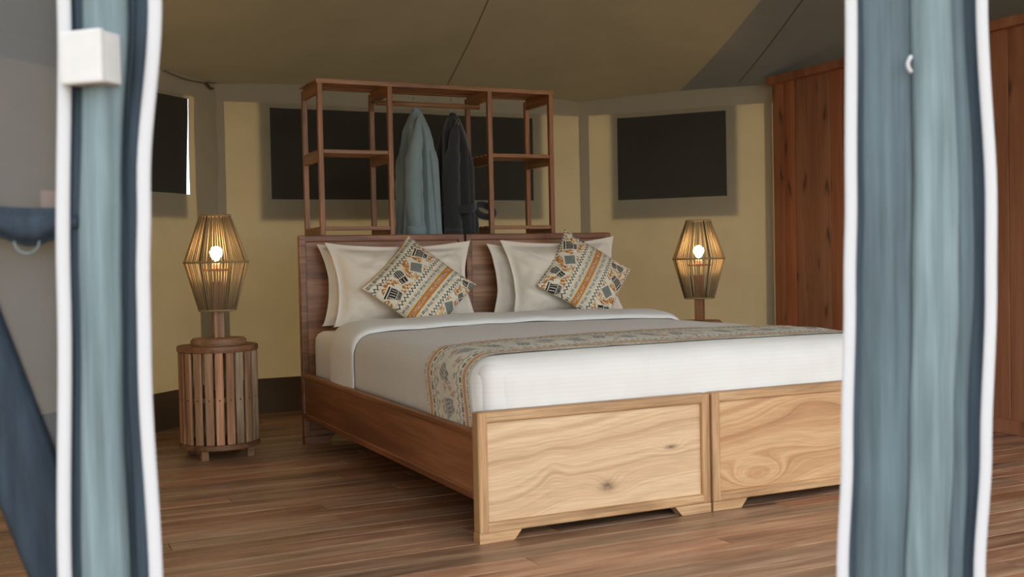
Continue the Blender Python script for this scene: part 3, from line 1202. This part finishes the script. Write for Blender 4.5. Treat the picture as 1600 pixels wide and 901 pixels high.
def nightstand(loc, hz, label, rot):
    t = thing('nightstand', label, 'nightstand', loc, 'round slatted nightstands', rot)
    disc('tabletop', 0.190, hz - 0.028, hz, 'stand_top', t)
    disc('bottom_ring', 0.190, 0.048, 0.072, 'stand_top', t)
    disc('inner_hoop', 0.168, hz * 0.53 - 0.012, hz * 0.53 + 0.012, 'stand_top', t, 0.002)
    if hz not in slat_me:
        bm = bmesh.new()
        add_box(bm, (-0.019, 0, 0.072), (0.019, 0.014, hz - 0.028), 0.003, 1)
        me = bpy.data.meshes.new('slat')
        old = set(bm.faces[:])
        add_cyl(bm, (0, 0.013, hz * 0.53), (0, 0.0155, hz * 0.53), 0.004, 0.004, 8)
        for f in bm.faces:
            f.material_index = 0 if f in old else 1
        bm.to_mesh(me); bm.free()
        me.materials.append(M['stand']); me.materials.append(M['plug'])
        slat_me[hz] = me
    n = 22
    for k in range(n):
        a = 2 * PI * k / n + 0.03 * math.sin(k * 5.1)
        o = link(bpy.data.objects.new('slat', slat_me[hz]), t)
        o.location = (0.170 * math.sin(a), -0.170 * math.cos(a), 0)
        o.rotation_euler = (0, 0, a + PI)
    for k in range(4):
        a = PI / 4 + k * PI / 2
        x, y = 0.155 * math.cos(a), 0.155 * math.sin(a)
        box('foot', (x - 0.017, y - 0.017, 0), (x + 0.017, y + 0.017, 0.05), 'lamp_wood', t, 0.003)
    return t


def lamp(loc, label, rot):
    t = thing('table_lamp', label, 'lamp', loc, 'rope shade table lamps', rot)
    disc('base', 0.13, 0.0, 0.032, 'lamp_wood', t, 0.008)
    box('stem', (-0.024, -0.024, 0.032), (0.024, 0.024, 0.30), 'lamp_stem', t, 0.004)
    ZB, ZM, ZT = 0.165, 0.395, 0.618
    RB, RM, RT = 0.086, 0.150, 0.071
    v, f = tube_data(ring_pts(RM, ZM, 48), 0.005, 8, True)
    sh = from_data('lamp_shade', v, f, 'cord', t)
    for (r, z) in ((RB, ZB), (RT, ZT)):
        v, f = tube_data(ring_pts(r, z, 48), 0.005, 8, True)
        from_data('shade_ring', v, f, 'cord', sh)
    n = 62
    for nm, (ra, za, rb, zb) in (('upper_cords', (RM, ZM, RT, ZT)), ('lower_cords', (RB, ZB, RM, ZM))):
        V, F = [], []
        for k in range(n):
            a = 2 * PI * k / n + 0.012 * math.sin(k * 3.7)
            v, f = tube_data([(ra * math.cos(a), ra * math.sin(a), za), (rb * math.cos(a), rb * math.sin(a), zb)], 0.0027, 5)
            F += [tuple(i + len(V) for i in q) for q in f]
            V += v
        o = from_data(nm, V, F, 'cord', sh)
        o['kind'] = 'stuff'
    disc('shade_carrier', 0.070, 0.352, 0.364, 'lamp_wood', t, 0.002)
    bm = bmesh.new()
    add_cyl(bm, (0, 0, 0.364), (0, 0, 0.40), 0.018, 0.016, 16)
    from_bm('socket', bm, 'socket', t, True)
    bm = bmesh.new()
    bmesh.ops.create_uvsphere(bm, u_segments=20, v_segments=14, radius=0.030, matrix=Matrix.Translation((0, 0, 0.442)))
    for v in bm.verts:
        if v.co.z < 0.43:
            d = (0.43 - v.co.z)
            v.co.x *= 1 - d * 10; v.co.y *= 1 - d * 10
            v.co.z -= d * 0.7
    from_bm('bulb', bm, 'bulb', t, True)
    for k in range(4):
        a = PI / 4 + k * PI / 2
        c, s = math.cos(a), math.sin(a)
        v, f = tube_data([(RB * c, RB * s, ZB), (RM * c, RM * s, ZM), (RT * c, RT * s, ZT)], 0.0035, 6)
        from_data('shade_wire', v, f, 'seam', sh)
    return t


nightstand((-0.425, 2.15, 0), 0.532, 'round slatted wooden nightstand left of the bed', 0.12)
lamp((-0.42, 2.15, 0.532), 'lit rope shade table lamp on the slatted nightstand left of the bed', 0.1)
nightstand((2.36, 2.13, 0), 0.497, 'round wooden nightstand hidden behind the right bed under the far lamp', 0.5)
lamp((2.355, 2.13, 0.497), 'lit rope shade table lamp right of the bed, near the pine partition', 0.6)

# ------------------------------------------------------------------ clothes rack behind the headboards
rk = thing('clothes_rack', 'open red brown wooden shelving rack with a hanging rail behind the headboards', 'rack', (0, 0, 0))
RX = [0.138, 0.516, 1.094, 1.472]
RYF, RYB = 2.30, 2.63
TOP = 1.86
for x in RX:
    box('post', (x, RYF - 0.0, 0), (x + 0.026, RYF + 0.026, TOP - 0.022), 'rack_v', rk, 0.002)
    box('post', (x, RYB - 0.026, 0), (x + 0.026, RYB, TOP - 0.022), 'rack_v', rk, 0.002)
for x in RX:
    box('side_rail', (x + 0.003, RYF + 0.026, TOP - 0.072), (x + 0.023, RYB - 0.026, TOP - 0.009), 'rack_y', rk, 0.002)
for j in range(6):
    y0 = RYF - 0.002 + (RYB - RYF - 0.020) * j / 5
    box('slat', (RX[0] - 0.006, y0, TOP - (0.024 if j == 0 else 0.009)), (RX[3] + 0.032, y0 + 0.024, TOP), 'rack', rk, 0.002)
for (a, b_) in ((0, 1), (2, 3)):
    for zl in (1.498, 1.100, 0.56, 0.14):
        for x in (RX[a], RX[b_]):
            box('side_rail', (x + 0.003, RYF + 0.026, zl - 0.060), (x + 0.023, RYB - 0.026, zl - 0.009), 'rack_y', rk, 0.002)
        for j in range(6):
            if zl < 1 and j not in (0, 2, 4):
                continue
            y0 = RYF + 0.004 + (RYB - RYF - 0.032) * j / 5
            x0, x1 = RX[a] + (0.026 if j in (0, 5) else 0.002), RX[b_] + (0.0 if j in (0, 5) else 0.024)
            box('slat', (x0, y0, zl - (0.020 if j == 0 else 0.009)), (x1, y0 + 0.024, zl), 'rack', rk, 0.002)
bm = bmesh.new()
add_cyl(bm, (0.505, 2.465, 1.772), (1.115, 2.465, 1.772), 0.0145, 0.0145, 18)
from_bm('hanging_rail', bm, 'rack', rk, True)


# ------------------------------------------------------------------ robes on hangers
def hanger(x, y, zr, sh_w, label):
    pts = []
    for k in range(13):
        a = PI * 1.15 - k / 12 * PI * 1.15
        pts.append((x, y + 0.0185 * math.cos(a), zr + 0.0185 * math.sin(a) - 0.001))
    pts = pts[::-1]
    pts = [(x, y + 0.0185, zr - 0.004)] + pts[1:]
    pts = pts[::-1]
    stem = [(x, y, zr - 0.035), (x, y, zr - 0.06)]
    tri = [(x, y, zr - 0.06), (x, y + sh_w, zr - 0.13), (x, y + sh_w, zr - 0.136), (x, y - sh_w, zr - 0.136), (x, y - sh_w, zr - 0.13), (x, y, zr - 0.06)]
    h = thing('hanger', label, 'hanger', (0, 0, 0), 'hangers on the rack rail')
    hook = [(x, y - 0.0185, zr - 0.008)] + [(x, y + 0.0185 * math.cos(PI - k / 10 * PI * 1.3), zr + 0.0185 * math.sin(PI - k / 10 * PI * 1.3)) for k in range(11)] + [(x, y, zr - 0.035), (x, y, zr - 0.06)]
    v, f = tube_data(hook, 0.0018, 6)
    from_data('hook', v, f, 'wire', h)
    v, f = tube_data(tri, 0.003, 6)
    from_data('hanger_frame', v, f, 'wire', h)
    return h


def loft(name, rings, mat, parent, nseg):
    V, F = [], []
    for r in rings:
        V += r
    for i in range(len(rings) - 1):
        for k in range(nseg):
            F.append((i * nseg + k, i * nseg + (k + 1) % nseg, (i + 1) * nseg + (k + 1) % nseg, (i + 1) * nseg + k))
    F.append(tuple(range(nseg)))
    F.append(tuple((len(rings) - 1) * nseg + k for k in reversed(range(nseg))))
    return from_data(name, V, F, mat, parent)


def robe(x, y, ztop, zbot, label, mat, seed, spread, belt=False):
    t = thing('bathrobe', label, 'bathrobe', (x, y, 0), 'bathrobes on the rack rail')
    nseg, nr = 72, 34
    rings = []
    for i in range(nr):
        q = i / (nr - 1)
        z = ztop + (zbot - ztop) * q
        d = ztop - z
        sh = min(1.0, (d / 0.19)) ** 0.8           # shoulder slope
        b = 0.012 + 0.122 * sh + 0.012 * q
        a = 0.014 + (0.046 + spread * q) * min(1, d / 0.12) ** 0.7
        cx = 0.03 * spread * 8 * q * q
        ring = []
        for k in range(nseg):
            th = 2 * PI * k / nseg
            f = 1 + (0.15 + 0.18 * q) * math.sin(7 * th + seed + 1.2 * q) * min(1, d / 0.2) + (0.07 + 0.05 * q) * math.sin(13 * th + seed * 2 - q) * min(1, d / 0.25)
            px = cx + a * math.cos(th) * f
            py = b * math.sin(th) * (0.72 + 0.28 * f)
            py = max(-0.155, min(0.155, py))
            # the front opening: a deep vertical crease facing the room on the near side
            cre = math.exp(-((th - (1.5 * PI - 0.12 + 0.10 * q)) / 0.12) ** 2) * 0.075 * min(1, max(0.0, d - 0.06) / 0.2)
            ring.append((px, py + cre, z + 0.004 * nz(px * 20, py * 20, z * 3)))
        rings.append(ring)
    loft('robe_body', rings, mat, t, nseg)
    # sleeves hang from both shoulder ends, collar rolls round the neck
    for s in (-1, 1):
        pts, rad = [], []
        for i in range(16):
            q = i / 15
            z = ztop - 0.05 - 0.60 * q
            pts.append((-0.012 - 0.036 * min(1, q * 2.5) - 0.010 * math.sin(q * 3) + (0.03 if s > 0 else 0.0) * (1 - q), s * (0.085 + 0.03 * min(1, q * 4)) - s * 0.02 * q, z))
            rad.append(0.004 + 0.040 * min(1, q * 2.6) ** 0.7 + 0.003 * q + 0.003 * math.sin(i * 2.1 + seed))
        v, f = tube_data(pts, rad, 18, False)
        v = [p + Vector((0.006 * nz(p.x * 25, p.y * 25, p.z * 6 + seed), 0.005 * nz(p.z * 9, seed, p.x * 20), 0)) for p in v]
        sl = from_data('sleeve', v, f, mat, t)
        v, f = tube_data([pts[-1], (pts[-1][0], pts[-1][1], pts[-1][2] - 0.03), (pts[-1][0], pts[-1][1], pts[-1][2] - 0.06)], [rad[-1] + 0.003, rad[-1] + 0.006, rad[-1] + 0.004], 18)
        from_data('cuff', v, f, mat, sl)
    pts, rad = [], []
    for i in range(22):
        q = i / 21
        z = ztop - 0.015 - 0.86 * q
        pts.append((0.010 + 0.034 * min(1, q * 3) + spread * q * 0.7, -0.015 - 0.105 * min(1.0, q * 3.2) ** 0.9, z))
        rad.append(0.008 + 0.020 * math.sin(min(1, q * 2.5) * PI / 2) * (1 - 0.6 * q))
    v, f = tube_data(pts, rad, 12, False, 0.55)
    from_data('collar', v, f, mat, t)
    if belt:
        zb_ = 1.20
        pts = []
        for k in range(44):
            th = 2 * PI * k / 44
            pts.append(((0.075 + spread * 0.7) * math.cos(th) + 0.012, 0.158 * math.sin(th), zb_ + 0.012 * math.sin(th * 2 + 1) + 0.02 * math.cos(th)))
        V = []
        for k, p in enumerate(pts):
            for (o, dz) in ((0.0, -0.024), (0.010, -0.016), (0.012, 0.0), (0.010, 0.016), (0.0, 0.024)):
                th = 2 * PI * k / 44
                V.append((p[0] + o * math.cos(th), p[1] + o * math.sin(th) * 0.4, p[2] + dz))
        F = [(i * 5 + j, ((i + 1) % 44) * 5 + j, ((i + 1) % 44) * 5 + j + 1, i * 5 + j + 1) for i in range(44) for j in range(4)]
        bl = from_data('belt', V, F, mat, t)
        # loop of the tied belt sticking out to the side
        lp = [(0.085 + 0.055 * (1 - math.cos(2 * PI * k / 20)), -0.09 + 0.012 * math.sin(2 * PI * k / 20), zb_ - 0.005 + 0.034 * math.sin(2 * PI * k / 20) - 0.02 * (1 - math.cos(2 * PI * k / 20)) / 2) for k in range(20)]
        v, f = tube_data(lp, 0.019, 10, True, 1.2)
        from_data('belt_loop', v, f, mat, bl)
        v, f = tube_data([(0.085, -0.09, zb_), (0.09, -0.10, zb_ - 0.10), (0.085, -0.10, zb_ - 0.25), (0.09, -0.095, zb_ - 0.4)], [0.016, 0.015, 0.014, 0.013], 10, False, 0.5)
        from_data('belt_end', v, f, mat, bl)
    return t


hanger(0.722, 2.465, 1.790, 0.11, 'wire hanger holding the blue grey robe')
robe(0.735, 2.465, 1.752, 0.74, 'pale blue grey bathrobe hanging from the rack rail', 'robe_a', 0.7, 0.055)
hanger(0.942, 2.465, 1.790, 0.11, 'wire hanger holding the charcoal robe')
robe(0.952, 2.465, 1.735, 0.74, 'charcoal bathrobe with a tied belt hanging from the rack rail', 'robe_b', 2.9, 0.02, True)


# ------------------------------------------------------------------ door curtains in the front opening
def interp(tab, z):
    if z <= tab[0][0]:
        return tab[0][1]
    for (z0, v0), (z1, v1) in zip(tab, tab[1:]):
        if z <= z1:
            t = (z - z0) / (z1 - z0)
            t = t * t * (3 - 2 * t)
            return v0 + (v1 - v0) * t
    return tab[-1][1]


def curtain(name, label, left, right, bands, z0=0.01, z1=1.965, trim=0.017, seed=0.0):
    """left/right: tables of (z, a) for the outer edges; bands: (part name, f0, f1, material, bulge depth)"""
    t = thing(name, label, 'curtain', tuple(fp((interp(left, 0.5) + interp(right, 0.5)) / 2, 0.0)), 'door curtains')
    base = Vector(t.location)
    nzs = 70

    def strip(nm, fa, fb, mat, depth, na, th=0.004):
        V = []
        for i in range(na):
            for j in range(nzs):
                z = z0 + (z1 - z0) * j / (nzs - 1)
                la, ra = interp(left, z), interp(right, z)
                a = fa(la, ra, z) + (fb(la, ra, z) - fa(la, ra, z)) * i / (na - 1)
                d = depth(i / (na - 1), z)
                V.append(fp(a, z, -d) - base)
        o = from_data(nm, V, grid_faces(na, nzs), mat, t)
        so = o.modifiers.new('thick', 'SOLIDIFY')
        so.thickness = th
        so.offset = 0
        return o
    wob = lambda z, k: 0.004 * nz(z * 2.2, k + seed, 1.0) + 0.002 * nz(z * 7, k + seed, 3.0)
    for (nm, f0, f1, mat, dep, bulge) in bands:
        fa = lambda la, ra, z, f=f0: la + trim * 0.8 + (ra - la - 1.6 * trim) * f + wob(z, f * 9)
        fb = lambda la, ra, z, f=f1: la + trim * 0.8 + (ra - la - 1.6 * trim) * f + wob(z, f * 9)
        strip(nm, fa, fb, mat, lambda u, z, d=dep, b=bulge, s=f0: d + b * math.sin(PI * u) ** 0.8 + 0.003 * nz(u * 5 + s * 9, z * 5, seed), 14)
    strip('white_hem', lambda la, ra, z: la, lambda la, ra, z: la + trim, 'trim', lambda u, z: 0.012 + 0.004 * math.sin(PI * u), 6, 0.006)
    strip('white_hem', lambda la, ra, z: ra - trim, lambda la, ra, z: ra, 'trim', lambda u, z: 0.014 + 0.004 * math.sin(PI * u) + 0.002 * nz(z * 4, seed, 0), 6, 0.006)
    return t


cl = curtain('door_curtain', 'slate blue mesh door curtain with white hems, narrow, behind the white box',
             [(0.0, -0.012), (0.447, -0.0116), (0.88, 0.0), (1.31, 0.0133), (2.0, 0.03)],
             [(0.0, 0.17), (0.44, 0.1381), (0.733, 0.1306), (0.878, 0.132), (1.02, 0.1371), (1.31, 0.1613), (2.0, 0.20)],
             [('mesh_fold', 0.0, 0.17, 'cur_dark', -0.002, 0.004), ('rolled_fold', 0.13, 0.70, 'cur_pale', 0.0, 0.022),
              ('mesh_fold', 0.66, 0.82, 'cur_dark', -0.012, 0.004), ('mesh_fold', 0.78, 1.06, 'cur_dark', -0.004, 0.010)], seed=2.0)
cr = curtain('door_curtain', 'slate blue mesh door curtain with white hems, broad, in front of the pine partition',
             [(0.0, 1.175), (0.3876, 1.1878), (0.595, 1.1981), (0.852, 1.2059), (1.0, 1.2101), (1.311, 1.2142), (2.0, 1.216)],
             [(0.0, 1.415), (0.3754, 1.4333), (0.586, 1.4464), (0.8466, 1.4577), (1.0, 1.4592), (1.311, 1.4461), (2.0, 1.43)],
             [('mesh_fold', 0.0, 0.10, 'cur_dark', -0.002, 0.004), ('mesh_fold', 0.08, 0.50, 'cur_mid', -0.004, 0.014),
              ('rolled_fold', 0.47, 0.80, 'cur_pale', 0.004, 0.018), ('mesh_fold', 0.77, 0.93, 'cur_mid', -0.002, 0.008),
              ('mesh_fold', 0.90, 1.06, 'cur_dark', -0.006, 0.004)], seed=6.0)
# small white toggle loop on the broad curtain
v, f = tube_data([fp(1.318 - 0.006 * math.sin(k / 8 * PI), 1.218 - 0.026 * k / 8, -0.02) for k in range(9)], 0.003, 6)
tg = from_data('toggle_loop', [p - Vector(cr.location) for p in v], f, 'trim', cr)
# little hook and eye tabs beside the white box on the narrow curtain
for zz in (1.232, 1.196):
    c = fp(0.094, zz, -0.012) - Vector(cl.location)
    box('eyelet_tab', (c.x - 0.004, c.y - 0.004, c.z - 0.004), (c.x + 0.004, c.y + 0.004, c.z + 0.004), 'cur_dark', cl, 0.001)

# white box fixed beside the curtain
wb_ = thing('switch_box', 'small white plastic box mounted over the narrow door curtain', 'box', tuple(fp(0.057, 1.177, -0.03)))
bs = Vector(wb_.location)
ang = math.atan2(FE.y, FE.x)
wb_.rotation_euler = (0, 0, ang - 0.42)
box('box_body', (-0.034, -0.006, 0.002), (0.036, 0.03, 0.076), 'box', wb_, 0.003)
box('box_cover', (-0.036, -0.018, 0.0), (0.038, -0.0065, 0.078), 'box', wb_, 0.004)
for xx in (-0.02, 0.024):
    box('mount_stub', (xx - 0.004, 0.03, 0.03), (xx + 0.004, 0.05, 0.05), 'box', wb_, 0.001)

# grey insect screen left of the narrow curtain, its lower edge swept up in a dark gathered drape
sc = thing('insect_screen', 'grey insect screen stretched left of the narrow curtain', 'screen', tuple(fp(-0.2, 0.0, 0.03)))
base = Vector(sc.location)


def diag(a):
    return 0.50 - (a + 0.0) * 2.9


V = []
na, nv = 24, 40
for i in range(na):
    a = -0.42 + 0.47 * i / (na - 1)
    zb_ = min(1.6, max(0.02, diag(a) + 0.03))
    for j in range(nv):
        z = zb_ + (1.965 - zb_) * j / (nv - 1)
        V.append(fp(a, z, 0.035 + 0.006 * nz(a * 20, z * 2, 3)) - base)
from_data('mesh_panel', V, grid_faces(na, nv), 'screen', sc)
V = []
na, nv = 30, 14
for i in range(na):
    a = -0.42 + 0.47 * i / (na - 1)
    for j in range(nv):
        u = j / (nv - 1)
        z = diag(a) + 0.055 - 0.30 * u
        V.append(fp(a, max(0.012, z), 0.03 - 0.018 * math.sin(PI * u) - 0.008 * math.sin(u * 9 + a * 6)) - base)
o = from_data('gathered_drape', V, grid_faces(na, nv), 'cur_deep', sc)
so = o.modifiers.new('thick', 'SOLIDIFY'); so.thickness = 0.004
tb = thing('tieback', 'dark bunched fabric tieback across the grey insect screen', 'tieback', tuple(fp(-0.05, 0.95, 0.0)))
base = Vector(tb.location)
V = []
na, nv = 30, 12
for i in range(na):
    q = i / (na - 1)
    a = -0.42 + 0.45 * q
    for j in range(nv):
        u = j / (nv - 1)
        hw = 0.019 + 0.004 * nz(a * 14, 2.0)
        z = 0.984 + hw * math.cos(PI * u) - 0.006 * math.sin(q * 9) - (0.012 * math.exp(-((a + 0.045) / 0.03) ** 2) if u > 0.5 else 0)
        V.append(fp(a, z, 0.012 - 0.016 * math.sin(PI * u) - 0.004 * math.sin(u * 14)) - base)
o = from_data('band', V, grid_faces(na, nv), 'cur_deep', tb)
so = o.modifiers.new('thick', 'SOLIDIFY'); so.thickness = 0.004
v, f = tube_data([fp(-0.046 + 0.018 * math.cos(PI + PI * k / 14), 0.952 + 0.018 * math.sin(PI + PI * k / 14) * 1.0, -0.002) - base for k in range(15)], 0.0012, 6)
from_data('cord_ring', v, f, 'cur_pale', tb)
c = fp(-0.012, 1.012, 0.02) - base
V = [fp(-0.032 + 0.032 * (k % 2), 1.002 + 0.026 * (k // 2), 0.022) - base for k in range(4)]
o = from_data('fastening_tab', V, [(0, 1, 3, 2)], 'tab', tb, False)
so = o.modifiers.new('thick', 'SOLIDIFY'); so.thickness = 0.003
